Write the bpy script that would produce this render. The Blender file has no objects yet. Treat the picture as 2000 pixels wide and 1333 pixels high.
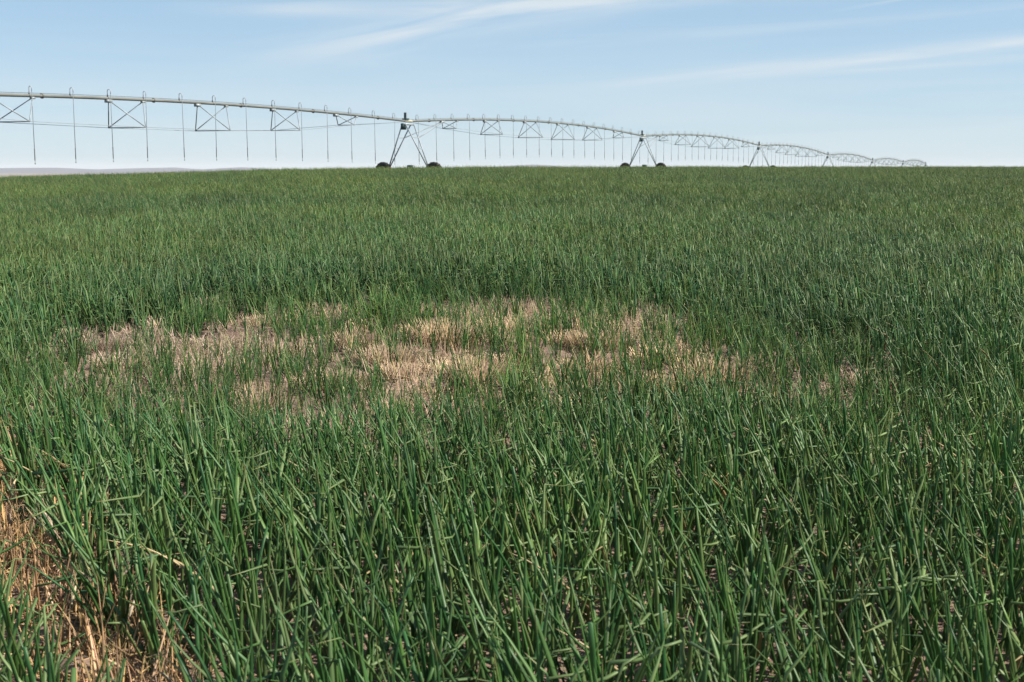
import bpy, math, random
import numpy as np
R = math.radians
rng = np.random.default_rng(11)
random.seed(5)
scene = bpy.context.scene
COL = scene.collection

# ------------------------------------------------------------------ camera
H = 1.65                                   # eye height
F = 2500.0                                 # focal length in photo pixels (2000 wide)
PITCH = math.atan((666.5 - 331.0) / F)
cd = bpy.data.cameras.new('camera'); cam = bpy.data.objects.new('camera', cd); COL.objects.link(cam)
cd.sensor_width = 36.0; cd.lens = 36.0 * F / 2000.0
cd.clip_start = 0.05; cd.clip_end = 40000
cam.location = (0, 0, H); cam.rotation_euler = (R(90) - PITCH, 0, 0)
cd.dof.use_dof = True; cd.dof.focus_distance = 12.5; cd.dof.aperture_fstop = 8.5
scene.camera = cam

# ------------------------------------------------------------------ sky and sun
SUN_AZ, SUN_EL = 98.0, 47.0                # azimuth clockwise from the view direction
world = bpy.data.worlds.new('World'); scene.world = world; world.use_nodes = True
nt = world.node_tree; N = nt.nodes; L = nt.links
bg = N['Background']; bg.inputs[1].default_value = 0.056
sky = N.new('ShaderNodeTexSky'); sky.sky_type = 'NISHITA'; sky.sun_disc = False
sky.sun_elevation = R(SUN_EL); sky.sun_rotation = R(SUN_AZ)
sky.altitude = 400; sky.air_density = 0.8; sky.dust_density = 0.25; sky.ozone_density = 4.5

def wmath(op, a, b=None, clamp=False):
    n = N.new('ShaderNodeMath'); n.operation = op; n.use_clamp = clamp
    for k, v in enumerate((a, b)):
        if v is None: continue
        if isinstance(v, (int, float)): n.inputs[k].default_value = v
        else: L.new(v, n.inputs[k])
    return n.outputs[0]
tc = N.new('ShaderNodeTexCoord'); sep = N.new('ShaderNodeSeparateXYZ'); L.new(tc.outputs['Generated'], sep.inputs[0])
az = wmath('ARCTAN2', sep.outputs[0], sep.outputs[1]); el = wmath('ARCSINE', sep.outputs[2])
def band(slope, off, width, sx, sy, seed, lo, hi, amount, a0=None, a1=None):
    """one drawn-out streak of cirrus: a soft band along a tilted line, broken up by stretched noise"""
    c = wmath('SUBTRACT', wmath('SUBTRACT', el, wmath('MULTIPLY', az, slope)), off)
    g = wmath('POWER', 2.718, wmath('MULTIPLY', wmath('POWER', wmath('DIVIDE', wmath('ABSOLUTE', c), width), 2.0), -1.0))
    cb = N.new('ShaderNodeCombineXYZ'); L.new(wmath('MULTIPLY', az, sx), cb.inputs[0]); L.new(wmath('MULTIPLY', c, sy), cb.inputs[1]); cb.inputs[2].default_value = seed
    n = N.new('ShaderNodeTexNoise'); n.inputs['Scale'].default_value = 1.0; n.inputs['Detail'].default_value = 5; n.inputs['Roughness'].default_value = 0.55; n.inputs['Distortion'].default_value = 0.5
    L.new(cb.outputs[0], n.inputs['Vector'])
    m = N.new('ShaderNodeMapRange'); m.interpolation_type = 'SMOOTHSTEP'; m.inputs[1].default_value = lo; m.inputs[2].default_value = hi; L.new(n.outputs[0], m.inputs[0])
    v = wmath('MULTIPLY', wmath('MULTIPLY', g, m.outputs[0]), amount)
    if a0 is not None:
        f = N.new('ShaderNodeMapRange'); f.interpolation_type = 'SMOOTHSTEP'; f.inputs[1].default_value = a0; f.inputs[2].default_value = a1; L.new(az, f.inputs[0])
        v = wmath('MULTIPLY', v, f.outputs[0])
    return v
bands = [band(0.185, 0.118, 0.0135, 7, 75, 1.3, .16, .74, .80, -.25, -.06),     # wisps rising to the top of the frame
         band(0.030, 0.124, 0.006, 9, 95, 4.1, .18, .75, .60, -.28, -.14),
         band(0.088, 0.0575, 0.0050, 7, 100, 7.7, .08, .72, .78, -.02, .24),    # long streak on the right
         band(0.047, 0.0605, 0.0030, 9, 150, 9.2, .25, .70, .35, .13, .28),
         band(0.055, 0.0930, 0.0055, 7, 130, 12.6, .30, .80, .22, -.08, .06),
         band(0.0, 0.030, 0.055, 4, 50, 15.9, -.1, .75, .50),                   # thin milky veil
         band(0.14, 0.082, 0.0010, 5, 60, 21.0, .25, .5, .28, .22, .30)]        # thin trail
# the whole sky is veiled by thin high cirrus
veil = N.new('ShaderNodeMix'); veil.data_type = 'RGBA'; veil.inputs[0].default_value = 0.45
L.new(sky.outputs[0], veil.inputs[6]); veil.inputs[7].default_value = (5.5, 7.9, 9.7, 1)
cl = bands[0]
for b in bands[1:]: cl = wmath('ADD', cl, b)
cl = wmath('MINIMUM', cl, 0.85)
tint = N.new('ShaderNodeMix'); tint.data_type = 'RGBA'; tint.blend_type = 'MULTIPLY'; tint.inputs[0].default_value = 1.0
L.new(veil.outputs[2], tint.inputs[6]); tint.inputs[7].default_value = (1.0, 1.0, 1.0, 1)
mx = N.new('ShaderNodeMix'); mx.data_type = 'RGBA'; L.new(cl, mx.inputs[0]); L.new(tint.outputs[2], mx.inputs[6]); mx.inputs[7].default_value = (7.1, 7.8, 8.3, 1)
L.new(mx.outputs[2], bg.inputs[0])

sl = bpy.data.lights.new('sun', 'SUN'); sl.energy = 5.0; sl.angle = R(0.53); sl.color = (1.0, 0.93, 0.82)
sun = bpy.data.objects.new('sun', sl); COL.objects.link(sun)
sun.rotation_euler = (R(90 - SUN_EL), 0, R(180 - SUN_AZ) + 0.0)
# the lamp shines along its -Z: aim it from the sun's direction
import mathutils
sdir = mathutils.Vector((math.sin(R(SUN_AZ)) * math.cos(R(SUN_EL)), math.cos(R(SUN_AZ)) * math.cos(R(SUN_EL)), math.sin(R(SUN_EL))))
sun.rotation_euler = sdir.to_track_quat('Z', 'Y').to_euler()

scene.view_settings.view_transform = 'Standard'; scene.view_settings.look = 'None'
scene.view_settings.exposure = 0.90; scene.view_settings.gamma = 1.0
scene.cycles.max_bounces = 8; scene.cycles.diffuse_bounces = 4; scene.cycles.volume_bounces = 1
scene.cycles.transparent_max_bounces = 8; scene.cycles.use_denoising = True; scene.cycles.denoiser = 'OPENIMAGEDENOISE'; scene.cycles.denoising_input_passes = 'RGB_ALBEDO_NORMAL'

# ------------------------------------------------------------------ picture geometry used only to read distances off the photograph
SP, CP = math.sin(PITCH), math.cos(PITCH)
def slopes(px, py):
    v = 666.5 - py; dy = F * CP + v * SP
    return (px - 1000.0) / dy, (-F * SP + v * CP) / dy

def visible_px(X, Y, Zz):
    dY = Y * CP - (Zz - H) * SP; return 1000 + F * X / dY, 666.5 - F * (Y * SP + (Zz - H) * CP) / dY

# ------------------------------------------------------------------ terrain
_pa = (np.array([-300, 0, 200, 450, 600, 800, 1000, 1250, 1500, 2000, 2300]) - 1000) / 2522.0
_py = np.array([356, 345, 339, 331.5, 328, 325.6, 323.6, 324, 324.6, 324.6, 324.6])
def sstep(x, a, b):
    t = np.clip((x - a) / (b - a), 0, 1); return t * t * (3 - 2 * t)
def terrain(X, Y):
    X = np.asarray(X, float); Y = np.asarray(Y, float)
    a = np.clip(X / np.maximum(Y, 4.0), -.6, .6)
    dc = 62 + 24 * sstep(a, 0.02, 0.28)
    C = H + (331 - np.interp(a, _pa, _py)) / 2522 * dc - 0.47
    lw = 1 - sstep(a, -.22, -.11)                      # the field drops away on the left
    k = [0 * a, 0 * a + 4, dc * .5, dc, dc + 22, 0 * a + 133, 0 * a + 179, 0 * a + 226, 0 * a + 272, 0 * a + 362, 0 * a + 700, 0 * a + 2000, 0 * a + 4000, 0 * a + 12500]
    v = [0 * a, 0 * a, C * .56, C, C - .2, H - .43 - 1.6 * lw, H - .5 - 2 * lw, H - 1.26 - 2 * lw, H - 1.9 - 2 * lw, H - 1.95 - 2 * lw, 0 * a - 4, 0 * a - 11, 0 * a - 16, 0 * a - 20]
    z = v[0] * np.ones_like(Y)
    for i in range(len(k) - 1):
        t = np.clip((Y - k[i]) / (k[i + 1] - k[i]), 0, 1)
        z = np.where(Y >= k[i], v[i] + (v[i + 1] - v[i]) * t, z)
    return z
def on_ground(px, py):
    a, e = slopes(px, py)
    Y = 6.0
    for _ in range(60):
        Y = Y + 0.7 * ((H - float(terrain(a * Y, Y))) / -e - Y)
    return a * Y, Y

def vnoise(x, y, seed=0):
    """smooth value noise in numpy"""
    xi = np.floor(x).astype(np.int64); yi = np.floor(y).astype(np.int64); fx = x - xi; fy = y - yi
    fx = fx * fx * (3 - 2 * fx); fy = fy * fy * (3 - 2 * fy)
    def h(i, j):
        n = (i * 374761393 + j * 668265263 + seed * 974634777) & 0xffffffff
        n = ((n ^ (n >> 13)) * 1274126177) & 0xffffffff
        return ((n ^ (n >> 16)) & 0xffff) / 65535.0
    return (h(xi, yi) * (1 - fx) + h(xi + 1, yi) * fx) * (1 - fy) + (h(xi, yi + 1) * (1 - fx) + h(xi + 1, yi + 1) * fx) * fy

ROW_N = (0.866, 0.5)                                  # across the planted rows; the rows run away to the left
def strip(X, Y):                                       # 1 inside the dead cover-crop strip in the near left corner
    q = X * ROW_N[0] + Y * ROW_N[1] + .10 * (vnoise(X * 3, Y * 3, 8) - .5)
    return (sstep(q, .64, .74) * (1 - sstep(q, .91, 1.00))) * (1 - sstep(Y, 7.5, 9.0))
def dead(X, Y):                                        # 0 full crop .. 1 bare middle of the failed patch
    r = np.sqrt(((X + .55) / np.where(X < -.55, 3.8, 3.35)) ** 2 + ((Y - 10.2) / 4.0) ** 2)
    r = r + .60 * (vnoise(X * .9, Y * .9, 3) - .5) + .34 * (vnoise(X * 2.3, Y * 2.3, 5) - .5)
    d = 1 - sstep(r, .50, 1.02)
    bare = 1 - sstep(np.sqrt(((X - .45) / 1.3) ** 2 + ((Y - 10.0) / 1.3) ** 2), .35, 1.0)
    q = X * ROW_N[0] + Y * ROW_N[1]                     # dead and living rows alternate
    row = sstep(.5 + .5 * np.cos(2 * math.pi * (q + .12 * (vnoise(X * 1.1, Y * 1.1, 14) - .5)) / .92), .15, .75)
    return np.maximum(d * (.60 + .32 * row), bare * (.55 + .45 * row))

# ------------------------------------------------------------------ materials
def mat(name):
    m = bpy.data.materials.new(name); m.use_nodes = True
    return m, m.node_tree.nodes, m.node_tree.links, m.node_tree.nodes['Principled BSDF']
def noise_col(name, c0, c1, scale, rough=.8, detail=6, bump=0.0, bscale=None, metal=0.0, coords='Object', spec=.5):
    m, n, l, p = mat(name)
    t = n.new('ShaderNodeTexCoord'); z = n.new('ShaderNodeTexNoise'); z.inputs['Scale'].default_value = scale; z.inputs['Detail'].default_value = detail
    l.new(t.outputs[coords], z.inputs['Vector'])
    r = n.new('ShaderNodeMapRange'); r.inputs[1].default_value = .3; r.inputs[2].default_value = .7; l.new(z.outputs[0], r.inputs[0])
    x = n.new('ShaderNodeMix'); x.data_type = 'RGBA'; x.inputs[6].default_value = (*c0, 1); x.inputs[7].default_value = (*c1, 1); l.new(r.outputs[0], x.inputs[0])
    l.new(x.outputs[2], p.inputs['Base Color']); p.inputs['Roughness'].default_value = rough; p.inputs['Metallic'].default_value = metal; p.inputs['Specular IOR Level'].default_value = spec
    if bump:
        z2 = n.new('ShaderNodeTexNoise'); z2.inputs['Scale'].default_value = bscale or scale * 4; z2.inputs['Detail'].default_value = 8; l.new(t.outputs[coords], z2.inputs['Vector'])
        b = n.new('ShaderNodeBump'); b.inputs['Strength'].default_value = bump; b.inputs['Distance'].default_value = .03; l.new(z2.outputs[0], b.inputs['Height']); l.new(b.outputs[0], p.inputs['Normal'])
    return m
M_pipe = noise_col('weathered_cream_steel', (.105, .11, .10), (.155, .158, .142), 1.2, .5, spec=.5)
M_galv = noise_col('galvanised_steel', (.20, .235, .26), (.30, .335, .355), 2.5, .5, metal=.15)
M_dark = noise_col('dark_teal_paint', (.02, .045, .05), (.035, .07, .075), 6, .5)
M_hose = noise_col('dark_hose', (.10, .12, .13), (.15, .17, .18), 8, .6)
M_goose = noise_col('pale_gooseneck', (.30, .32, .33), (.42, .43, .43), 5, .5)
M_tyre = noise_col('dusty_tyre_rubber', (.014, .014, .014), (.05, .040, .032), 4, .85)
M_rim = noise_col('rusty_rim', (.22, .13, .09), (.34, .24, .18), 6, .7)
M_red = noise_col('faded_red_gearbox', (.30, .06, .05), (.38, .12, .09), 5, .6)
M_cream = noise_col('cream_boot', (.30, .285, .22), (.40, .38, .30), 8, .6)

def leaf_mat(name, rough, transl, spec):
    m, n, l, p = mat(name)
    a = n.new('ShaderNodeAttribute'); a.attribute_name = 'leaf_col'
    oi = n.new('ShaderNodeObjectInfo')
    geo = n.new('ShaderNodeNewGeometry'); z = n.new('ShaderNodeTexNoise'); z.inputs['Scale'].default_value = .55; z.inputs['Detail'].default_value = 4
    l.new(geo.outputs['Position'], z.inputs['Vector'])
    r = n.new('ShaderNodeMapRange'); r.inputs[1].default_value = .3; r.inputs[2].default_value = .7; r.inputs[3].default_value = .78; r.inputs[4].default_value = 1.22; l.new(z.outputs[0], r.inputs[0])
    r2 = n.new('ShaderNodeMapRange'); r2.inputs[3].default_value = .8; r2.inputs[4].default_value = 1.2; l.new(oi.outputs['Random'], r2.inputs[0])
    mu = n.new('ShaderNodeMath'); mu.operation = 'MULTIPLY'; l.new(r.outputs[0], mu.inputs[0]); l.new(r2.outputs[0], mu.inputs[1])
    sc = n.new('ShaderNodeVectorMath'); sc.operation = 'SCALE'; l.new(a.outputs['Color'], sc.inputs[0]); l.new(mu.outputs[0], sc.inputs['Scale'])
    z3 = n.new('ShaderNodeTexNoise'); z3.inputs['Scale'].default_value = .16; z3.inputs['Detail'].default_value = 3; l.new(geo.outputs['Position'], z3.inputs['Vector'])
    r3 = n.new('ShaderNodeMapRange'); r3.inputs[1].default_value = .35; r3.inputs[2].default_value = .65; l.new(z3.outputs[0], r3.inputs[0])
    hue = n.new('ShaderNodeMix'); hue.data_type = 'RGBA'; hue.inputs[6].default_value = (.86, .97, 1.08, 1); hue.inputs[7].default_value = (1.10, 1.10, .90, 1); l.new(r3.outputs[0], hue.inputs[0])
    sc2 = n.new('ShaderNodeVectorMath'); sc2.operation = 'MULTIPLY'; l.new(sc.outputs[0], sc2.inputs[0]); l.new(hue.outputs[2], sc2.inputs[1]); sc = sc2
    l.new(sc.outputs[0], p.inputs['Base Color']); p.inputs['Roughness'].default_value = rough; p.inputs['Specular IOR Level'].default_value = spec
    if transl:
        tr = n.new('ShaderNodeBsdfTranslucent'); l.new(sc.outputs[0], tr.inputs['Color'])
        ms = n.new('ShaderNodeMixShader'); ms.inputs[0].default_value = transl
        l.new(p.outputs[0], ms.inputs[1]); l.new(tr.outputs[0], ms.inputs[2]); l.new(ms.outputs[0], n['Material Output'].inputs['Surface'])
    return m
M_leaf = leaf_mat('waxy_onion_leaf', .45, .18, .36)
M_straw = leaf_mat('dry_straw', .75, .12, .25)
M_weed = leaf_mat('weed_leaf', .6, .2, .3)

# soil with a change of ground cover far off
M_soil, n, l, p = mat('field_soil')
t = n.new('ShaderNodeNewGeometry'); sp = n.new('ShaderNodeSeparateXYZ'); l.new(t.outputs['Position'], sp.inputs[0])
def nz(scale, det=6):
    q = n.new('ShaderNodeTexNoise'); q.inputs['Scale'].default_value = scale; q.inputs['Detail'].default_value = det; l.new(t.outputs['Position'], q.inputs['Vector']); return q.outputs[0]
def mixc(f, a, b):
    x = n.new('ShaderNodeMix'); x.data_type = 'RGBA'
    l.new(f, x.inputs[0])
    for k, v in ((6, a), (7, b)):
        if isinstance(v, tuple): x.inputs[k].default_value = (*v, 1)
        else: l.new(v, x.inputs[k])
    return x.outputs[2]
def mr(v, a, b):
    x = n.new('ShaderNodeMapRange'); x.interpolation_type = 'SMOOTHSTEP'; x.inputs[1].default_value = a; x.inputs[2].default_value = b; l.new(v, x.inputs[0]); return x.outputs[0]
soil = mixc(mr(nz(2.2), .35, .65), (.145, .098, .074), (.235, .165, .125))
soil = mixc(mr(nz(26), .52, .72), soil, (.30, .215, .165))
far = mixc(mr(nz(.03), .4, .6), (.055, .085, .035), (.10, .12, .05))
plain = mixc(mr(nz(.0012), .4, .6), (.19, .145, .12), (.13, .115, .08))
c = mixc(mr(sp.outputs[1], 95, 115), soil, far)
c = mixc(mr(sp.outputs[1], 500, 900), c, plain)
l.new(c, p.inputs['Base Color']); p.inputs['Roughness'].default_value = .95; p.inputs['Specular IOR Level'].default_value = .15
bp = n.new('ShaderNodeBump'); bp.inputs['Strength'].default_value = .9; bp.inputs['Distance'].default_value = .035
ad = n.new('ShaderNodeMath'); ad.operation = 'ADD'; l.new(nz(14, 8), ad.inputs[0]); l.new(nz(60, 6), ad.inputs[1]); l.new(ad.outputs[0], bp.inputs['Height']); l.new(bp.outputs[0], p.inputs['Normal'])
M_hill = noise_col('haze_tinted_dry_hill', (.046, .044, .066), (.070, .064, .088), .0016, .95, spec=.1)  # bluish tint of distant haze put into the hills' base colour
M_clod = noise_col('soil_clod', (.15, .10, .075), (.25, .175, .13), 9, .95, bump=.6, bscale=40, spec=.15)

# ------------------------------------------------------------------ mesh helpers
class MB:
    def __init__(s): s.v = []; s.f = []; s.m = []; s.mats = []
    def slot(s, m):
        if m not in s.mats: s.mats.append(m)
        return s.mats.index(m)
    def tube(s, pts, rad, m, sides=8, caps=True):
        pts = [mathutils.Vector(q) for q in pts]; k = s.slot(m); b = len(s.v)
        if not isinstance(rad, (list, tuple)): rad = [rad] * len(pts)
        up = None
        for i, q in enumerate(pts):
            d = (pts[min(i + 1, len(pts) - 1)] - pts[max(i - 1, 0)]).normalized()
            if up is None:
                up = mathutils.Vector((0, 0, 1)) if abs(d.z) < .9 else mathutils.Vector((1, 0, 0))
            x = d.cross(up).normalized(); y = x.cross(d).normalized(); up = y
            for j in range(sides):
                w = 2 * math.pi * j / sides
                s.v.append(tuple(q + (x * math.cos(w) + y * math.sin(w)) * rad[i]))
        for i in range(len(pts) - 1):
            for j in range(sides):
                j2 = (j + 1) % sides
                s.f.append((b + i * sides + j, b + i * sides + j2, b + (i + 1) * sides + j2, b + (i + 1) * sides + j)); s.m.append(k)
        if caps:
            s.f.append(tuple(b + j for j in range(sides))[::-1]); s.m.append(k)
            e = b + (len(pts) - 1) * sides
            s.f.append(tuple(e + j for j in range(sides))); s.m.append(k)
    def box(s, c, h, m, ax=None):
        c = mathutils.Vector(c); k = s.slot(m); b = len(s.v)
        ax = ax or ((1, 0, 0), (0, 1, 0), (0, 0, 1)); ax = [mathutils.Vector(a) for a in ax]
        for i in (-1, 1):
            for j in (-1, 1):
                for q in (-1, 1): s.v.append(tuple(c + ax[0] * h[0] * i + ax[1] * h[1] * j + ax[2] * h[2] * q))
        for f in ((0, 1, 3, 2), (4, 6, 7, 5), (0, 4, 5, 1), (2, 3, 7, 6), (0, 2, 6, 4), (1, 5, 7, 3)):
            s.f.append(tuple(b + i for i in f)); s.m.append(k)
    def mesh(s, name, smooth=True):
        me = bpy.data.meshes.new(name); me.from_pydata(s.v, [], s.f)
        for m in s.mats: me.materials.append(m)
        me.polygons.foreach_set('material_index', s.m)
        if smooth: me.polygons.foreach_set('use_smooth', [True] * len(s.f))
        me.update(); return me
def link(name, me, parent=None, loc=(0, 0, 0), rz=0.0):
    o = bpy.data.objects.new(name, me); COL.objects.link(o); o.location = loc; o.rotation_euler = (0, 0, rz)
    if parent: o.parent = parent
    return o
def tag(o, label=None, cat=None, group=None, kind=None):
    if label: o['label'] = label
    if cat: o['category'] = cat
    if group: o['group'] = group
    if kind: o['kind'] = kind
    return o

# ------------------------------------------------------------------ ground sheet and hills
th = np.concatenate([np.linspace(-180, -32, 38)[:-1], np.linspace(-32, 32, 300), np.linspace(32, 180, 38)[1:-1]])
rr = np.concatenate([[.05], np.geomspace(.6, 3.2, 10)[:-1], np.geomspace(3.2, 20, 210)[:-1], np.geomspace(20, 100, 60)[:-1], np.geomspace(100, 12000, 60)])
TH, RR = np.meshgrid(np.radians(th), rr)
GX = np.sin(TH) * RR; GY = np.cos(TH) * RR
GZ = terrain(GX, GY)
wn = 1 - sstep(RR, 18, 30)
q = GX * ROW_N[0] + GY * ROW_N[1]
rough = .030 * (vnoise(GX * 5, GY * 5, 21) - .5) + .035 * (vnoise(GX * 13, GY * 13, 22) - .5) + .02 * (vnoise(GX * 30, GY * 30, 23) - .5) + .022 * np.cos(q / .9 * 2 * math.pi)
GZ = GZ + rough * wn - .02
nr, na = GX.shape
idx = np.arange(nr * na).reshape(nr, na); nx = np.roll(idx, -1, axis=1)
fc = np.stack([idx[:-1], nx[:-1], nx[1:], idx[1:]], -1).reshape(-1, 4)
me = bpy.data.meshes.new('ground')
me.from_pydata(np.stack([GX, GY, GZ], -1).reshape(-1, 3).tolist(), [], fc.tolist())
me.materials.append(M_soil); me.polygons.foreach_set('use_smooth', [True] * len(me.polygons)); me.update()
me.flip_normals()
tag(link('ground', me), kind='structure')

# low bare hills on the skyline, 6 to 9 km off
hx = np.linspace(-5200, 5200, 420); hy = np.linspace(5400, 8800, 60)
HX, HY = np.meshgrid(hx, hy)
pxs = np.array([-900, -400, -200, -60, 40, 110, 190, 270, 340, 395, 425, 470, 530, 610, 700, 800, 920, 985, 1040, 1090, 1150, 1400, 1800, 2300, 3000])
pys = np.array([325, 322, 327, 330, 328.4, 328, 331.3, 329, 327.6, 331.2, 329.5, 327, 329.8, 333, 335, 333, 333, 324.2, 321.8, 323.9, 333, 335, 334, 333, 330])
ah = HX / HY
top = H + (331 - np.interp(ah * 2522 + 1000, pxs, pys)) / 2522 * 7000
ridge = np.exp(-((HY - 7000 - 250 * (vnoise(HX / 900, HY * 0 + 1, 31) - .5)) / 620) ** 2)
HZ = -24 + (top + 24) * ridge * (1 - .06 * vnoise(HX / 260, HY / 260, 33) * (ridge < .97))
HZ = np.minimum(HZ, 34)
idx = np.arange(HX.size).reshape(HX.shape)
fc = np.stack([idx[:-1, :-1], idx[:-1, 1:], idx[1:, 1:], idx[1:, :-1]], -1).reshape(-1, 4)
me = bpy.data.meshes.new('hills'); me.from_pydata(np.stack([HX, HY, HZ], -1).reshape(-1, 3).tolist(), [], fc.tolist())
me.materials.append(M_hill); me.polygons.foreach_set('use_smooth', [True] * len(me.polygons)); me.update()
tag(link('hills', me), kind='structure')

# ------------------------------------------------------------------ centre-pivot irrigator
HP = 3.8                                               # pipe height over each tower's wheels
t_px = [797, 1256.5, 1484, 1618, 1704.8, 1764.5, 1808.5]
t_py = [237.5, 266.5, 285, 303.5, 314, 317.5, 320.5]
T = []
for i in range(7):
    Y = 86.5 + 46.4 * (i if i < 6 else 5.85)
    a, e = slopes(t_px[i], t_py[i])
    T.append(mathutils.Vector((a * Y, Y, H + e * Y)))  # top of each tower (pipe axis)
start = mathutils.Vector((T[0].x - (T[1].x - T[0].x), 40.1, 4.02))
base = T[0] - mathutils.Vector((0, 0, HP))
rig = bpy.data.objects.new('centre_pivot_irrigator', None); COL.objects.link(rig); rig.location = base
rig.empty_display_size = 1.0
tag(rig, 'long galvanised centre pivot irrigator arching on wheeled towers over the green onion field', 'irrigator')

def ground_z_fix(i):                                   # how far the wheels of tower i stand above the modelled ground
    b = T[i]; return float(terrain(b.x, b.y)) - (b.z - HP)

# drop hose mesh: gooseneck over the pipe, hose, weight, nozzle (local x = across the pipe)
d = MB()
d.tube([(0, 0, .06), (0, 0, .17)], .03, M_hose, 6)
arc = [(0, 0, .15), (0, 0, .30)] + [(.085 - .085 * math.cos(w), 0, .32 + .085 * math.sin(w)) for w in np.linspace(.3, math.pi, 8)] + [(.17, 0, .2)]
d.tube(arc, .016, M_goose, 6)
d.tube([(.17, 0, .2), (.172, 0, -1.2), (.18, 0, -2.2)], .013, M_hose, 6)
d.tube([(.18, 0, -2.2), (.182, 0, -2.22), (.185, 0, -2.72), (.186, 0, -2.75)], [.013, .024, .024, .014], M_hose, 7)
d.tube([(.186, 0, -2.75), (.187, 0, -2.85), (.187, 0, -2.86), (.187, 0, -2.9)], [.012, .012, .03, .02], M_hose, 7)
ME_drop = d.mesh('drop_hose')

truss_t = [.135, .275, .415, .56, .70, .842]
truss_w = [.54, .94, 1.1, 1.1, .98, .58]
truss_d = [.60, 1.10, 1.32, 1.38, 1.20, .65]
drop_t = [.022 + .0525 * k for k in range(19)]
Z = mathutils.Vector((0, 0, 1))
ends = [start] + T
for s in range(7):
    A, B = ends[s], ends[s + 1]
    u = (B - A); Ls = u.length; uh = mathutils.Vector((u.x, u.y, 0)).normalized(); bh = mathutils.Vector((uh.y, -uh.x, 0))
    rise = .54 if s == 0 else .66
    if s == 6: rise = .8
    def P(t, A=A, u=u, rise=rise): return A + u * t + Z * (4 * rise * t * (1 - t))
    rz = math.atan2(bh.y, bh.x)
    def at_px(px, P=P):                                # the place along the span that the photograph shows at this column
        lo, hi = -.2, 1.0
        for _ in range(40):
            m_ = (lo + hi) / 2; q = P(m_)
            if visible_px(q.x, q.y, q.z)[0] < px: lo = m_
            else: hi = m_
        return lo
    tts, dts = truss_t, drop_t
    if s == 0:
        tts = [at_px(x_) for x_ in (-215, 22, 246, 414, 556.5, 676)]
        dts = [at_px(x_) for x_ in (-160, -45, 57, 137, 210, 280, 350, 415, 475, 531, 584, 634, 681, 727, 767)]
    elif s == 1: tts = [at_px(x_) for x_ in (878, 960, 1036, 1099.5, 1157, 1208)]
    far_span = s >= 5
    mb = MB(); sides = 12 if s < 2 else 8
    n_ = 40
    mb.tube([P(k / n_) - base for k in range(n_ + 1)], .072, M_pipe, sides)
    for tt in (.06, .20, .345, .49, .63, .77, .92):    # flanged pipe joints
        q = P(tt) - base; q2 = P(tt + .0012) - base
        mb.tube([q, q2], .115, M_pipe, sides)
    pipe = link('pipe', mb.mesh('pipe'), rig)
    if s < 5:
        c_ = MB(); c_.tube([P(k / 30) - base + Z * .115 for k in range(31)], .014, M_hose, 5)
        link('power_cable', c_.mesh('power_cable'), pipe)
    # trusses: two pipe points, a cross bar under them, four struts
    low = {-1: [P(.012) - Z * .1], 1: [P(.012) - Z * .1]}
    half = 1.2 / Ls
    for t, w, dp in zip(tts, truss_w, truss_d):
        a_ = P(t - half) - base - Z * .08; b_ = P(t + half) - base - Z * .08; m_ = P(t) - base - Z * (dp + .0)
        tr = MB(); rs = .026
        e1 = m_ - bh * w; e2 = m_ + bh * w
        low[-1].append(e1 + base); low[1].append(e2 + base)
        for q1 in (a_, b_):
            for q2 in (e1, e2): tr.tube([q1, q2], rs, M_galv, 6)
        tr.tube([e1, e2], rs * 1.15, M_galv, 6)
        tr.box(a_ - Z * .05, (.16, .10, .07), M_galv, (uh, bh, Z))
        tr.box(b_ - Z * .02, (.10, .07, .04), M_galv, (uh, bh, Z))
        link('truss_frame', tr.mesh('truss_frame'), pipe)
    for sd in (-1, 1):
        low[sd].append(P(.988) - Z * .1)
        ro = MB(); ro.tube([q - base for q in low[sd]], .0115, M_galv, 5)
        link('truss_rod', ro.mesh('truss_rod'), pipe)
    if not far_span:
        for t in dts:
            o = link('drop_hose', ME_drop, pipe, tuple(P(t) - base), rz + random.uniform(-.12, .12))
            o.rotation_euler = (random.uniform(-.012, .012), random.uniform(-.008, .012), rz + random.uniform(-.15, .15))
    else:
        fd = MB()
        for t in drop_t:
            q = P(t) - base
            fd.tube([q + Z * .05, q + Z * .35, q + bh * .09 + Z * .42, q + bh * .17 + Z * .3, q + bh * .18 - Z * 2.2, q + bh * .18 - Z * 2.85], [.02, .016, .016, .014, .013, .02], M_hose, 5)
        tag(link('drop_hose', fd.mesh('drop_hose_row'), pipe), kind='stuff')

# tower meshes in a local frame: x = along the beam, y = along the span, z up, origin on the ground
WB = 1.92
tw = MB()
tw.tube([(-1.62, -.06, .62), (1.62, -.06, .62)], .075, M_galv, 8)                       # base beam
tw.tube([(-1.62, .10, .62), (1.62, .10, .62)], .03, M_galv, 6)
tw.box((0, 0, HP - .20), (.12, .66, .05), M_galv)                                       # saddle under the pipe
tw.box((-.06, -.52, HP - .36), (.13, .16, .20), M_dark)                                # gusset
for zz, in ((1.30,), (2.00,), (2.72,)):
    for sd in (-1, 1):
        f = (zz - .62) / (HP - .15 - .62); x_ = sd * (1.55 + (.10 - 1.55) * f); y_ = .60 * f
        tw.tube([(x_, -y_, zz), (x_, y_, zz)], .024, M_galv, 6)
ME_tw = tw.mesh('drive_tower')
legs = []
for sd in (-1, 1):
    for fy in (-1, 1):
        g = MB(); g.tube([(sd * 1.55, fy * .03, .58), (sd * .10, fy * .60, HP - .15)], .043, M_galv, 7); legs.append(g.mesh('leg'))
braces = []
for sd in (-1, 1):
    g = MB(); f = (2.72 - .62) / (HP - .77); x_ = sd * (1.55 + (.10 - 1.55) * f)
    g.tube([(x_, .60 * f, 2.72), (sd * .03, 5.4, HP + .22)], .036, M_galv, 7); braces.append(g.mesh('brace'))
wh = MB()                                                                               # wheel, axis along y
RW, HWD = .56, .19
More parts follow.
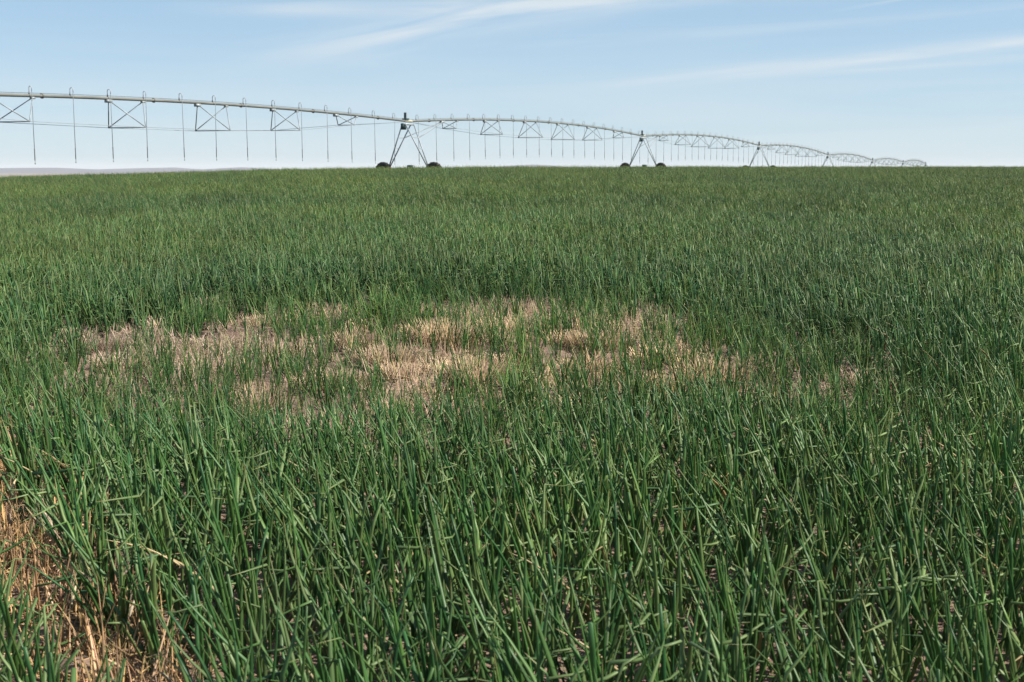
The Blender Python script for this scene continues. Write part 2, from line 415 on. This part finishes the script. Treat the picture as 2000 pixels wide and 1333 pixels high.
prof = [(.30, -HWD * .8), (.40, -HWD), (.49, -HWD), (.535, -HWD * .8), (.545, -HWD * .3), (.545, HWD * .3), (.535, HWD * .8), (.49, HWD), (.40, HWD), (.30, HWD * .8)]
S = 40; b0 = len(wh.v); kt = wh.slot(M_tyre)
for i in range(S):
    w = 2 * math.pi * i / S
    for r_, y_ in prof: wh.v.append((r_ * math.cos(w), y_, r_ * math.sin(w)))
P_ = len(prof)
for i in range(S):
    for j in range(P_):
        wh.f.append((i * P_ + j, i * P_ + (j + 1) % P_, ((i + 1) % S) * P_ + (j + 1) % P_, ((i + 1) % S) * P_ + j)); wh.m.append(kt)
for i in range(30):                                                                     # chevron lugs
    w = 2 * math.pi * (i + .5) / 30; sd = 1 if i % 2 else -1
    rad = mathutils.Vector((math.cos(w), 0, math.sin(w))); tan = mathutils.Vector((-math.sin(w), 0, math.cos(w)))
    ay = (mathutils.Vector((0, 1, 0)) + tan * .5 * sd).normalized(); ax = rad.cross(ay)
    wh.box(rad * .547 + mathutils.Vector((0, sd * .09, 0)), (.03, .10, .014), M_tyre, (ax, ay, rad))
wh.tube([(0, -HWD * .55, 0), (0, -HWD * .35, 0)], .31, M_rim, 24); wh.tube([(0, HWD * .2, 0), (0, HWD * .4, 0)], .31, M_rim, 24)
wh.tube([(0, -.26, 0), (0, .26, 0)], .08, M_rim, 12)
ME_wh = wh.mesh('wheel')
gb = MB(); gb.box((0, 0, 0), (.17, .15, .16), M_red); gb.tube([(0, 0, 0), (0, .3, 0)], .07, M_red, 10); gb.tube([(.1, 0, .1), (.22, 0, .26)], .07, M_red, 8); ME_gb = gb.mesh('wheel_gearbox', False)
mo = MB(); mo.tube([(-.30, 0, 0), (-.26, 0, 0), (.22, 0, 0), (.26, 0, 0)], [.10, .15, .15, .09], M_dark, 12); mo.box((.34, 0, -.02), (.10, .14, .15), M_goose); mo.box((0, 0, -.16), (.2, .1, .05), M_galv); ME_mo = mo.mesh('drive_motor', False)
bx = MB(); bx.box((0, 0, .28), (.09, .07, .19), M_galv); bx.box((0, -.074, .28), (.07, .004, .15), M_dark); bx.tube([(0, 0, -.1), (0, 0, .08)], .035, M_galv, 8); bx.box((0, 0, .04), (.16, .22, .05), M_dark); ME_bx = bx.mesh('control_box', False)
bo = MB(); bo.tube([(0, -.62, 0), (0, -.5, .02), (0, -.3, .03), (0, .3, .03), (0, .5, .02), (0, .62, 0)], [.09, .13, .14, .14, .13, .09], M_cream, 12); bo.tube([(0, -.25, .13), (0, -.2, .22), (0, .2, .22), (0, .3, .12)], .03, M_cream, 8); ME_bo = bo.mesh('flexible_joint')
for i in range(7):
    A = ends[i]; B = T[i]; C = T[i + 1] if i < 6 else T[i]
    uh = (C - A); uh.z = 0; uh.normalize(); rz = math.atan2(uh.y, uh.x) - math.pi / 2
    loc = B - base - Z * HP
    tower = link('drive_tower', ME_tw, rig, tuple(loc), rz)
    for m_ in legs: link('leg', m_, tower)
    if i < 6:
        for m_ in braces: link('brace', m_, tower)
    for sd in (-1, 1):
        o = link('wheel', ME_wh, tower, (sd * WB, 0, RW)); o.rotation_euler = (0, random.uniform(0, 6), 0)
        link('wheel_gearbox', ME_gb, tower, (sd * 1.55, 0, .60), 0 if sd > 0 else math.pi)
    o = link('drive_motor', ME_mo, tower, (.15, -.06, .80)); o.scale = (.7, .8, .8)
    link('control_box', ME_bx, tower, (-.02, -.30, HP + .10))
    o = link('flexible_joint', ME_bo, tower, (0, 0, HP)); o.scale = (.72, .9, .72)

# ------------------------------------------------------------------ plants: blades
def blade(V, Fc, Cc, p0, az, lean, bend, length, width, col, tip, segs=6, sides=5, kink=None, flat=.62, tip_len=.12, waver=0.0, base_w=.8, blunt=False, lift=0.0):
    """one tubular leaf: appended to the lists V, Fc (faces), Cc (vertex colours)"""
    p = np.array(p0, float); b = len(V); st = length / segs; thc = lean; a = az
    for i in range(segs + 1):
        t = i / segs
        d_ = np.array((math.sin(thc) * math.cos(a), math.sin(thc) * math.sin(a), math.cos(thc)))
        sx = np.array((-math.sin(a), math.cos(a), 0.)); sy = np.cross(d_, sx)
        w = width * (base_w + (1 - base_w) * min(1, t * 3)) * ((1 - t ** 2.6) ** .8 if not blunt else 1 - .35 * t ** 3) if (i < segs or blunt) else 0
        w = max(w, width * .04)
        f = t if t < 1 - tip_len else 1
        cc = np.array(col) * (.92 + .14 * t) + np.array((.05, .05, .02)) * max(0, .22 - t)
        if t > 1 - tip_len: cc = cc * .25 + np.array(tip) * .75
        for j in range(sides):
            w_ = 2 * math.pi * j / sides
            V.append(p + (sx * math.cos(w_) + sy * math.sin(w_) * flat) * w * .5); Cc.append(cc)
        if i < segs:
            for j in range(sides):
                j2 = (j + 1) % sides
                Fc.append((b + i * sides + j, b + i * sides + j2, b + (i + 1) * sides + j2, b + (i + 1) * sides + j))
        if kink is not None and abs(t - kink[0]) < .5 / segs + 1e-6 and i > 0:
            thc += kink[1]; a += kink[2]; kink = None; bend = -lift if lift else bend
        thc += bend / segs * (.4 + 1.6 * t); a += waver * (random.random() - .5)
        p = p + d_ * st
    if blunt: Fc.append(tuple(b + segs * sides + j for j in range(sides)))
def to_mesh(name, V, Fc, Cc, m):
    me = bpy.data.meshes.new(name); me.from_pydata(np.array(V).tolist(), [], Fc)
    at = me.attributes.new('leaf_col', 'FLOAT_COLOR', 'POINT')
    ca = np.ones((len(V), 4), np.float32); ca[:, :3] = np.array(Cc); at.data.foreach_set('color', ca.ravel())
    me.materials.append(m); me.polygons.foreach_set('use_smooth', [True] * len(me.polygons)); me.update(); return me
rnd = random.uniform
TIP = (.30, .22, .085)
def leaf_colour():
    k = random.random()
    a = np.array((.022, .076, .026)); b = np.array((.100, .170, .040)); c_ = np.array((.052, .122, .029))
    if k < .55: c = a + (c_ - a) * random.random()
    elif k < .92: c = c_ + (b - c_) * random.random()
    else: c = np.array((.14, .20, .062))
    return c * rnd(.72, 1.03) * np.array((.93, 1.0, .95))
def plant(V, Fc, Cc, ox=0, oy=0, size=1.0, segs=7, sides=6, wide=1.0, thin=1.0):
    n_ = random.randint(5, 8); fan = rnd(0, math.pi)
    for i in range(n_):
        q = (i + .5) / n_                                 # 0 inner .. 1 outer
        az = fan + (math.pi if i % 2 else 0) + rnd(-.7, .7)
        lean = R(3 + 26 * q ** 1.6 + rnd(-5, 14)); ln = size * rnd(.40, .56) * (1 - .22 * max(0, q - .7) / .3)
        kink = None; bend = rnd(-.25, .55) * (.4 + q)
        if random.random() < .34 + .34 * q: kink = (rnd(.28, .82), R(rnd(25, 95)), rnd(-.8, .8))
        col = leaf_colour(); tip = TIP if random.random() < (.40 if segs > 3 else .10) else col * 1.15
        blunt = random.random() < .22; lift = rnd(.3, 1.5) if kink and random.random() < .7 else 0.0
        if kink: w_ = rnd(.05, .85); col = col * (1 - w_) + np.array((.165, .205, .075)) * w_  # kinked leaves paler: yellowing, plus a pale highlight put into the colour
        if blunt: ln *= rnd(.6, .95); tip = col * rnd(.95, 1.3)
        if q > .75 and random.random() < (.22 if segs > 5 else .07): col = np.array((.34, .25, .13)) * rnd(.7, 1.1); lean += R(25); tip = col
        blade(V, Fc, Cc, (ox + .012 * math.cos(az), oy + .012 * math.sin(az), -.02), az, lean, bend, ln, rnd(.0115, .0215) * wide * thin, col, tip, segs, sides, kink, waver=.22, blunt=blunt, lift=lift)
    # lean of the whole plant with the wind, tips to the left
def wind(V, k=.055):
    A = np.array(V); A[:, 0] -= k * A[:, 2] ** 2 / .3; return list(A)

def variants(n_, fn, name, m):
    out = []
    for i in range(n_):
        V, Fc, Cc = [], [], []; fn(V, Fc, Cc); V = wind(V)
        out.append(to_mesh(name, V, Fc, Cc, m))
    return out
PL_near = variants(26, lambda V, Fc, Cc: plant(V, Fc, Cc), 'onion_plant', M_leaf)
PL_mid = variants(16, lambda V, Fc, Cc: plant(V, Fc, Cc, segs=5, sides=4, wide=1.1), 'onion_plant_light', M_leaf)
def thin_plant(V, Fc, Cc):
    for i in range(random.randint(3, 6)):
        az = rnd(0, 6.28); col = leaf_colour() * np.array((1.6, 1.35, 1.4)); tip = TIP if random.random() < .5 else col
        blade(V, Fc, Cc, (0, 0, -.01), az, R(rnd(3, 26)), rnd(-.1, .5), rnd(.22, .40), rnd(.007, .012), col, tip, 5, 4, (rnd(.5, .8), R(rnd(30, 90)), 0) if random.random() < .2 else None, waver=.1)
PL_thin = variants(12, thin_plant, 'young_onion', M_leaf)
PATCH = .62
def patch(V, Fc, Cc):
    for r_ in range(2):
        for k in range(8):
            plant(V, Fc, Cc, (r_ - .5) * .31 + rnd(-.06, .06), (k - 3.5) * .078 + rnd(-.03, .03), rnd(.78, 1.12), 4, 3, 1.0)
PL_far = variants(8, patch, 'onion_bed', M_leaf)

tufts = [  # photo point, blades, radius, height, spread, lying share, label
 (866, 668, 420, .30, .24, 32, .10, 'large pale straw tuft with long tips near the middle of the failed patch'),
 (936, 752, 420, .23, .22, 26, .05, 'rounded brown straw tuft left of the bare soil'),
 (1165, 676, 300, .27, .17, 26, .08, 'upright pale straw tuft behind the bare soil, right of centre'),
 (1110, 668, 170, .20, .13, 24, .1, 'low straw tuft joining the left side of the upright pale tuft behind the bare soil'),
 (752, 715, 240, .20, .22, 26, .08, 'tall narrow straw tuft among green shoots left of the rounded brown tuft'),
 (775, 738, 120, .12, .16, 30, .05, 'small dark straw tuft at the foot of the tall narrow straw tuft'),
 (1158, 722, 170, .22, .20, 60, .55, 'flattened straw tuft lying over the right end of the bare soil'),
 (985, 706, 190, .22, .10, 40, .5, 'short broken straw tuft at the left edge of the bare soil'),
 (185, 680, 260, .30, .17, 36, .35, 'long reddish straw heap in the crop at the far left of the failed patch'),
 (240, 712, 190, .24, .15, 32, .3, 'loose straw heap just in front of the reddish heap on the far left'),
 (148, 655, 90, .14, .13, 36, .2, 'small straw heap at the back end of the reddish heap on the far left'),
 (414, 606, 120, .16, .20, 24, .05, 'narrow upright straw tuft against the dark crop edge on the left'),
 (318, 640, 120, .17, .14, 36, .25, 'pale straw tuft beside the yellowish weed on the left'),
 (420, 672, 180, .32, .10, 40, .4, 'low wide straw tuft in front of the yellowish weed'),
 (640, 612, 90, .15, .14, 26, .1, 'small straw tuft at the back of the patch left of the leafy weed'),
 (508, 632, 110, .18, .13, 28, .2, 'thin straw tuft behind the left half of the patch, between two weeds'),
 (830, 610, 100, .16, .13, 26, .1, 'small straw tuft at the back of the patch right of the leafy weed'),
 (1000, 640, 220, .32, .13, 30, .2, 'low pale straw tuft at the back right, behind the bare soil'),
 (690, 676, 160, .18, .18, 28, .1, 'straw tuft between green shoots behind the tall narrow tuft'),
 (870, 722, 180, .26, .13, 42, .4, 'scattered straw tuft between the large pale tuft and the rounded brown one'),
 (1290, 702, 150, .22, .15, 30, .2, 'straw tuft half hidden by tall leaves right of the bare soil'),
 (1395, 742, 220, .26, .20, 28, .15, 'straw tuft among tall green leaves at the right end of the patch'),
 (1300, 765, 180, .20, .17, 30, .2, 'straw tuft in front of the crop right of the bare soil'),
 (1330, 645, 110, .18, .14, 28, .1, 'thin straw tuft at the back right among green leaves'),
 (1708, 755, 150, .20, .17, 32, .3, 'lone straw tuft deep in the crop on the right'),
 (645, 752, 220, .26, .16, 32, .2, 'straw tuft behind the tall crop on the left of centre'),
 (505, 805, 160, .16, .22, 24, .1, 'straw tuft between the tall leaves at the front left of the patch'),
 (84, 602, 80, .16, .17, 26, .1, 'isolated dry tuft in the crop near the left edge of the view'),
 (1130, 800, 170, .24, .13, 34, .3, 'straw tuft in front of the bare soil behind the nearest tall leaves'),
 (790, 800, 130, .2, .14, 30, .3, 'straw tuft at the front edge of the patch among tall leaves'),
]

# scatter -----------------------------------------------------------
ROW_U = (-0.5, 0.866)
def frustum(X, Y, m=.45): return (np.abs(X) < .40 * Y * 1.06 + m) & (Y > 2.6)
q_, s_ = np.meshgrid(np.arange(-8, 26, .25), np.arange(-6, 34, .082))
bedgap = ((np.round(q_ / .29).astype(int)) % 4 == 0) * .06
q_ = q_ + rng.normal(0, .045, q_.shape); s_ = s_ + rng.uniform(-.045, .045, s_.shape)
X = (q_ * ROW_N[0] + s_ * ROW_U[0]).ravel(); Y = (q_ * ROW_N[1] + s_ * ROW_U[1]).ravel()
NEAR_END = 24.0
k = frustum(X, Y) & (Y < NEAR_END) & (np.hypot(X, Y) > 2.9); X, Y = X[k], Y[k]
D = dead(X, Y); ST = strip(X, Y)
u01 = rng.random(X.size)
full = (u01 > D * 1.12 + .05) & (ST < .35)
size = (1 - .50 * D) * (1 - .22 * sstep(Y, 5.8, 7.4) * (1 - sstep(Y, 11, 13.6)) * (1 - sstep(np.abs(X + .6), 2.6, 4.2)))
size = size * rng.uniform(.86, 1.14, X.size) * (.92 + .16 * vnoise(X * .8, Y * .8, 44))
for a_, b_, n_, rad, *_ in tufts:
    tx, ty = on_ground(a_, b_)
    if tx < -2.2 or tx > 2.4: full &= rng.random(X.size) > 1.0 - sstep(np.hypot(X - tx, (Y - ty) * np.where(Y < ty, .6, 1.0)), rad * .9, rad * 1.7)
thinm = (~full) & (ST < .35) & (rng.random(X.size) < .62 * (1 - .8 * sstep(D, .85, 1.0)))
X1, Y1, S1 = X[full], Y[full], size[full]
# the 300 nearest plants are objects of their own
Z1 = terrain(X1, Y1)
px, py = visible_px(X1, Y1, Z1 + .28)
px2, py2 = visible_px(X1, Y1, Z1 + .42 * S1)
inside = (px > 10) & (px < 1990) & (py2 < 1300)
order = np.argsort(np.where(inside, Y1, 1e9))[:300]
solo = np.zeros(X1.size, bool); solo[order] = True
for i in order:
    o = bpy.data.objects.new('onion_plant', PL_near[int(rng.integers(len(PL_near)))]); COL.objects.link(o)
    o.location = (X1[i], Y1[i], Z1[i]); o.rotation_euler = (rng.normal(0, .05), rng.normal(0, .05), rng.uniform(-.7, .7)); s = S1[i]; o.scale = (s, s, s)
    tag(o, 'green onion plant with thick tubular leaves in the nearest rows of the crop', 'onion plant', 'onion plants in the nearest rows')

PX, PY, PS, PI, PR = [], [], [], [], []
def add(x, y, s, i, rx, ry, rz):
    PX.append(x); PY.append(y); PS.append(s); PI.append(i); PR.append(np.stack([rx, ry, rz], -1))
r_ = ~solo
x, y, s = X1[r_], Y1[r_], S1[r_]; nn = x.size
lod = y > 11.0
ii = np.where(lod, 26 + rng.integers(0, 16, nn), rng.integers(0, 26, nn))
add(x, y, s, ii, rng.normal(0, .05, nn), rng.normal(0, .05, nn), rng.uniform(-.7, .7, nn))
# far crop, bed by bed
q_, s_ = np.meshgrid(np.arange(-60, 110, PATCH), np.arange(-30, 130, PATCH))
X = (q_ * ROW_N[0] + s_ * ROW_U[0]).ravel(); Y = (q_ * ROW_N[1] + s_ * ROW_U[1]).ravel()
k = frustum(X, Y, 1.5) & (Y > NEAR_END - .2) & (Y < 104); X, Y = X[k], Y[k]; nn = X.size
X = X + rng.uniform(-.06, .06, nn); Y = Y + rng.uniform(-.06, .06, nn)
flip = rng.integers(0, 2, nn) * math.pi
add(X, Y, rng.uniform(.88, 1.1, nn) * (.94 + .12 * vnoise(X * .35, Y * .35, 45)), 42 + rng.integers(0, 8, nn), np.zeros(nn), np.zeros(nn), math.atan2(ROW_U[1], ROW_U[0]) - math.pi / 2 + flip * 0 + rng.normal(0, .12, nn))

def instancer(name, protos, X, Y, S, I, RT, Zoff=0.0, zs=None):
    """scatter stuff: one object, points carrying an index, a turn and a size; the plants' meshes are instanced on them"""
    me = bpy.data.meshes.new(name)
    Zg = terrain(X, Y) + Zoff
    me.vertices.add(len(X)); me.vertices.foreach_set('co', np.stack([X, Y, Zg], -1).astype(np.float32).ravel())
    me.attributes.new('idx', 'INT', 'POINT').data.foreach_set('value', I.astype(np.int32))
    me.attributes.new('scl', 'FLOAT', 'POINT').data.foreach_set('value', S.astype(np.float32))
    me.attributes.new('rot', 'FLOAT_VECTOR', 'POINT').data.foreach_set('vector', RT.astype(np.float32).ravel())
    o = link(name, me)
    g = bpy.data.node_groups.new(name + '_scatter', 'GeometryNodeTree')
    g.interface.new_socket('Geometry', in_out='INPUT', socket_type='NodeSocketGeometry'); g.interface.new_socket('Geometry', in_out='OUTPUT', socket_type='NodeSocketGeometry')
    gi = g.nodes.new('NodeGroupInput'); go = g.nodes.new('NodeGroupOutput')
    join = g.nodes.new('GeometryNodeJoinGeometry')
    for m_ in reversed(protos):
        po = bpy.data.objects.new(name + '_source', m_)
        oi = g.nodes.new('GeometryNodeObjectInfo'); oi.inputs['Object'].default_value = po; oi.inputs['As Instance'].default_value = False
        ti = g.nodes.new('GeometryNodeGeometryToInstance'); g.links.new(oi.outputs['Geometry'], ti.inputs[0]); g.links.new(ti.outputs[0], join.inputs[0])
    iop = g.nodes.new('GeometryNodeInstanceOnPoints'); iop.inputs['Pick Instance'].default_value = True
    def na(nm, ty):
        q = g.nodes.new('GeometryNodeInputNamedAttribute'); q.data_type = ty; q.inputs['Name'].default_value = nm; return q.outputs['Attribute']
    er = g.nodes.new('FunctionNodeEulerToRotation'); g.links.new(na('rot', 'FLOAT_VECTOR'), er.inputs[0])
    g.links.new(gi.outputs[0], iop.inputs['Points']); g.links.new(join.outputs[0], iop.inputs['Instance']); g.links.new(na('idx', 'INT'), iop.inputs['Instance Index'])
    g.links.new(er.outputs[0], iop.inputs['Rotation']); g.links.new(na('scl', 'FLOAT'), iop.inputs['Scale']); g.links.new(iop.outputs[0], go.inputs[0])
    mod = o.modifiers.new('scatter', 'NODES'); mod.node_group = g
    return o
crop = instancer('onion_crop', PL_near + PL_mid + PL_far, np.concatenate(PX), np.concatenate(PY), np.concatenate(PS), np.concatenate(PI), np.concatenate(PR))
tag(crop, 'dense green onion crop covering the field up to the skyline', 'crop', kind='stuff')


# thin yellowing plants in the failed patch
q_, s_ = np.meshgrid(np.arange(-8, 26, .16), np.arange(-6, 34, .075))
q_ = q_ + rng.normal(0, .06, q_.shape); s_ = s_ + rng.uniform(-.045, .045, s_.shape)
X = (q_ * ROW_N[0] + s_ * ROW_U[0]).ravel(); Y = (q_ * ROW_N[1] + s_ * ROW_U[1]).ravel()
k = frustum(X, Y) & (Y < 16); X, Y = X[k], Y[k]; D = dead(X, Y)
clump = vnoise(X * 1.7, Y * 1.7, 61)
near_tuft = np.zeros(X.size)
for a_, b_, n_, rad, *_ in tufts:
    tx, ty = on_ground(a_, b_); near_tuft = np.maximum(near_tuft, 1 - sstep(np.hypot(X - tx, (Y - ty) * np.where(Y < ty, .55, 1.0)), np.where(tx < -2.2, 1.1, .65) * rad, np.where(tx < -2.2, 1.9, 1.3) * rad))
k = (D > .12) & (rng.random(X.size) > near_tuft * .86) & (rng.random(X.size) < 1.0 * sstep(clump, .12, .6) * (1 - .72 * sstep(D, .84, 1.0)))
X, Y = X[k], Y[k]; nn = X.size
o = instancer('sparse_onion_growth', PL_thin, X, Y, rng.uniform(.65, 1.15, nn), rng.integers(0, 12, nn), np.stack([rng.normal(0, .08, nn), rng.normal(0, .08, nn), rng.uniform(-3, 3, nn)], -1))
tag(o, 'thin pale green onion shoots growing sparsely in the failed patch', 'onion shoots', kind='stuff')

# ------------------------------------------------------------------ straw
STRAW = np.array((.52, .385, .28))
def straw_colour():
    return STRAW * rnd(.45, 1.3) * np.array((1, rnd(.88, 1.05), rnd(.75, 1.1)))
def tuft_mesh(n_, rad, h, spread, seed, flat=0.0):
    random.seed(seed); V, Fc, Cc = [], [], []
    for i in range(int(n_ * 1.5)):
        rr_ = rad * math.sqrt(random.random()); w = rnd(0, 6.28)
        x, y = rr_ * math.cos(w) * 1.25, rr_ * math.sin(w) * .8
        az = math.atan2(y, x) + rnd(-1.0, 1.0); c = straw_colour(); lay = random.random() < flat
        blade(V, Fc, Cc, (x, y, -.015 + (.05 * random.random() if lay else 0)), az, R(rnd(60, 92)) if lay else R(rnd(2, 14) + spread * rr_ / rad), rnd(-.1, .5), h * rnd(.55, 1.3), rnd(.006, .013), c, c * 1.1, 3, 3, (.66, R(rnd(30, 100)), 0) if random.random() < .22 else None, flat=.4)
    return to_mesh('straw_tuft', V, Fc, Cc, M_straw)
st = random.getstate()
for i, (a_, b_, n_, rad, hh, spd, fl, lab) in enumerate(tufts):
    x, y = on_ground(a_, b_)
    o = link('straw_tuft', tuft_mesh(n_, rad * .82, hh * .84, spd, 100 + i, fl), None, (x, y, float(terrain(x, y)) - .005))
    tag(o, lab, 'straw tuft', 'dead straw tufts in the failed patch')
random.setstate(st)

# stubble strip in the near left corner and straw litter over the patch
V, Fc, Cc = [], [], []
cnt = 0
while cnt < 3900:
    sx = rnd(2.2, 9.0); qx = rnd(.62, 1.10)
    x = qx * ROW_N[0] + sx * ROW_U[0]; y = qx * ROW_N[1] + sx * ROW_U[1]
    if not frustum(np.array(x), np.array(y)) or (qx < 1.0 and rnd(0, 1) > float(strip(np.array(x), np.array(y)))) or vnoise(np.array(x * 5), np.array(y * 5), 77) < rnd(.1, .5): continue
    cnt += 1; c = straw_colour() * np.array((1.12, .93, .70)) * rnd(.65, 1.25); lay = random.random() < .5
    blade(V, Fc, Cc, (x, y, float(terrain(x, y)) - .01 + (.03 * random.random() if lay else 0)), rnd(0, 6.28), R(rnd(60, 92)) if lay else R(rnd(0, 34)), rnd(-.2, .5), rnd(.07, .22) if random.random() < .93 else rnd(.25, .36), rnd(.0045, .0115), c, c * 1.1, 3, 4, (.66, R(rnd(30, 110)), 0) if random.random() < .25 else None, flat=.6)
for i in range(26):                                      # a few dry ears of grain
    sx = rnd(2.3, 6.5); qx = rnd(.74, 1.0); x = qx * ROW_N[0] + sx * ROW_U[0]; y = qx * ROW_N[1] + sx * ROW_U[1]; az = rnd(0, 6.28); ln = rnd(.12, .24); le = R(rnd(5, 30)); c = straw_colour()
    z0 = float(terrain(x, y)); blade(V, Fc, Cc, (x, y, z0), az, le, .1, ln, .004, c, c, 3, 4)
    tip = np.array((x + math.sin(le + .08) * math.cos(az) * ln, y + math.sin(le + .08) * math.sin(az) * ln, z0 + math.cos(le + .08) * ln))
    blade(V, Fc, Cc, tip, az, le + .3, .4, .075, .016, c * 1.05, c * 1.1, 5, 5, base_w=.4)
    for q in range(7): blade(V, Fc, Cc, tip + np.array((0, 0, .01 * q)), az + rnd(-.5, .5), le + rnd(.0, .7), .1, rnd(.07, .12), .0016, c * 1.1, c * 1.2, 2, 3)
tag(link('wheat_stubble', to_mesh('wheat_stubble', V, Fc, Cc, M_straw)), 'strip of dry orange wheat stubble at the near left corner of the field', 'stubble', kind='stuff')

V, Fc, Cc = [], [], []
cnt = 0
while cnt < 9500:
    x, y = rnd(-5, 4.5), rnd(3.6, 14.5); xa, ya = np.array(x), np.array(y)
    pr = .03 + .97 * float(sstep(dead(xa, ya), .30, .90)) * float(sstep(vnoise(xa * 2.2, ya * 2.2, 91), .30, .72))
    pr *= .55 + .45 * float(sstep(xa, -2.2, -.8))
    if rnd(0, 1) > pr or not frustum(xa, ya): continue
    cnt += 1; c = straw_colour() * rnd(.85, 1.15); up = random.random() < .55
    blade(V, Fc, Cc, (x, y, float(terrain(x, y)) + (0 if up else rnd(0, .025))), rnd(0, 6.28), R(rnd(5, 55)) if up else R(rnd(72, 94)), rnd(-.2, .5), rnd(.05, .20), rnd(.004, .010), c, c, 2, 3, flat=.5)
tag(link('straw_litter', to_mesh('straw_litter', V, Fc, Cc, M_straw)), 'broken straw litter strewn over the soil of the failed patch', 'straw', kind='stuff')

# ------------------------------------------------------------------ weeds
def weed(seed, n_, rad, h, c0, c1):
    random.seed(seed); V, Fc, Cc = [], [], []
    for i in range(n_):
        az = rnd(0, 6.28); le = R(rnd(5, 70)); ln = h * rnd(.5, 1.1) * (1 + .5 * math.sin(le)); c = np.array(c0) + (np.array(c1) - np.array(c0)) * random.random()
        w = rnd(0, 6.28); r0 = rad * .5 * math.sqrt(random.random()); x, y = r0 * math.cos(w), r0 * math.sin(w)
        blade(V, Fc, Cc, (x, y, -.01), az, le, .3, ln, .005, c * .8, c * .8, 4, 3)
        for q in range(9):                                # leaflets up the stem
            t = rnd(.25, 1.0); pt = np.array((x + math.sin(le + .15 * t) * math.cos(az) * ln * t, y + math.sin(le + .15 * t) * math.sin(az) * ln * t, math.cos(le + .15 * t) * ln * t))
            blade(V, Fc, Cc, pt, rnd(0, 6.28), R(rnd(35, 100)), .5, rnd(.03, .06), rnd(.018, .03), c, c * 1.1, 4, 4, flat=.12, base_w=.3)
    return to_mesh('weed', V, Fc, Cc, M_weed)
for (a_, b_, nn_, rad, hh, c0, c1, lab) in (
    (742, 632, 60, .20, .24, (.04, .085, .012), (.085, .14, .02), 'bushy leafy green weed at the back of the failed patch'),
    (362, 640, 46, .22, .16, (.07, .11, .02), (.14, .18, .035), 'low yellowish weed on the left of the failed patch')):
    x, y = on_ground(a_, b_)
    tag(link('weed', weed(a_, nn_, rad, hh, c0, c1), None, (x, y, float(terrain(x, y)))), lab, 'weed')

# ------------------------------------------------------------------ soil clods
import bmesh
def clod_mesh(name, seed, r):
    bm = bmesh.new(); bmesh.ops.create_icosphere(bm, subdivisions=3, radius=1.0)
    for v in bm.verts:
        c = v.co; k_ = 1 + .5 * (float(vnoise(np.array(c.x * 1.6 + seed), np.array(c.y * 1.6 + c.z * 1.3), seed)) - .5) + .25 * (float(vnoise(np.array(c.x * 4 + seed), np.array(c.z * 4 + c.y * 3), seed + 1)) - .5)
        v.co = c * k_ * r; v.co.z *= .65
    me = bpy.data.meshes.new(name); bm.to_mesh(me); bm.free(); me.materials.append(M_clod); me.polygons.foreach_set('use_smooth', [True] * len(me.polygons)); return me
cl_m = [clod_mesh('clod', 300 + i, 1.0) for i in range(6)]
n_ = 5200
X = rng.uniform(-5, 4.5, n_); Y = rng.uniform(3.6, 14.5, n_); D = dead(X, Y)
k = frustum(X, Y) & (rng.random(n_) < .12 + D); X, Y = X[k], Y[k]; nn = X.size
o = instancer('soil_clods', cl_m, X, Y, .006 + .022 * rng.random(nn) ** 3, rng.integers(0, 6, nn), rng.uniform(-3, 3, (nn, 3)))
tag(o, 'brown soil crumbs strewn over the bare ground', 'soil', kind='stuff')
x, y = on_ground(152, 1322)
o = link('soil_clod', clod_mesh('soil_clod', 340, .075), None, (x, y, float(terrain(x, y)) + .02)); o.scale = (1.15, .8, .9)
tag(o, 'smooth brown soil clod lying in the wheat stubble at the near left corner', 'soil clod')

# ------------------------------------------------------------------ haze
hz = MB(); hm = bpy.data.materials.new('pale_haze'); hm.use_nodes = True; hn = hm.node_tree
for q in list(hn.nodes): hn.nodes.remove(q)
out = hn.nodes.new('ShaderNodeOutputMaterial'); pv = hn.nodes.new('ShaderNodeVolumePrincipled')
pv.inputs['Color'].default_value = (.82, .85, .905, 1); pv.inputs['Density'].default_value = 0.95e-4; pv.inputs['Anisotropy'].default_value = 0.0
hn.links.new(pv.outputs[0], out.inputs['Volume'])
hz.box((0, 0, 6), (12600, 12600, 31), hm)
tag(link('haze', hz.mesh('haze', False)), 'thin pale haze over the plain and the distant hills', 'haze', kind='stuff')
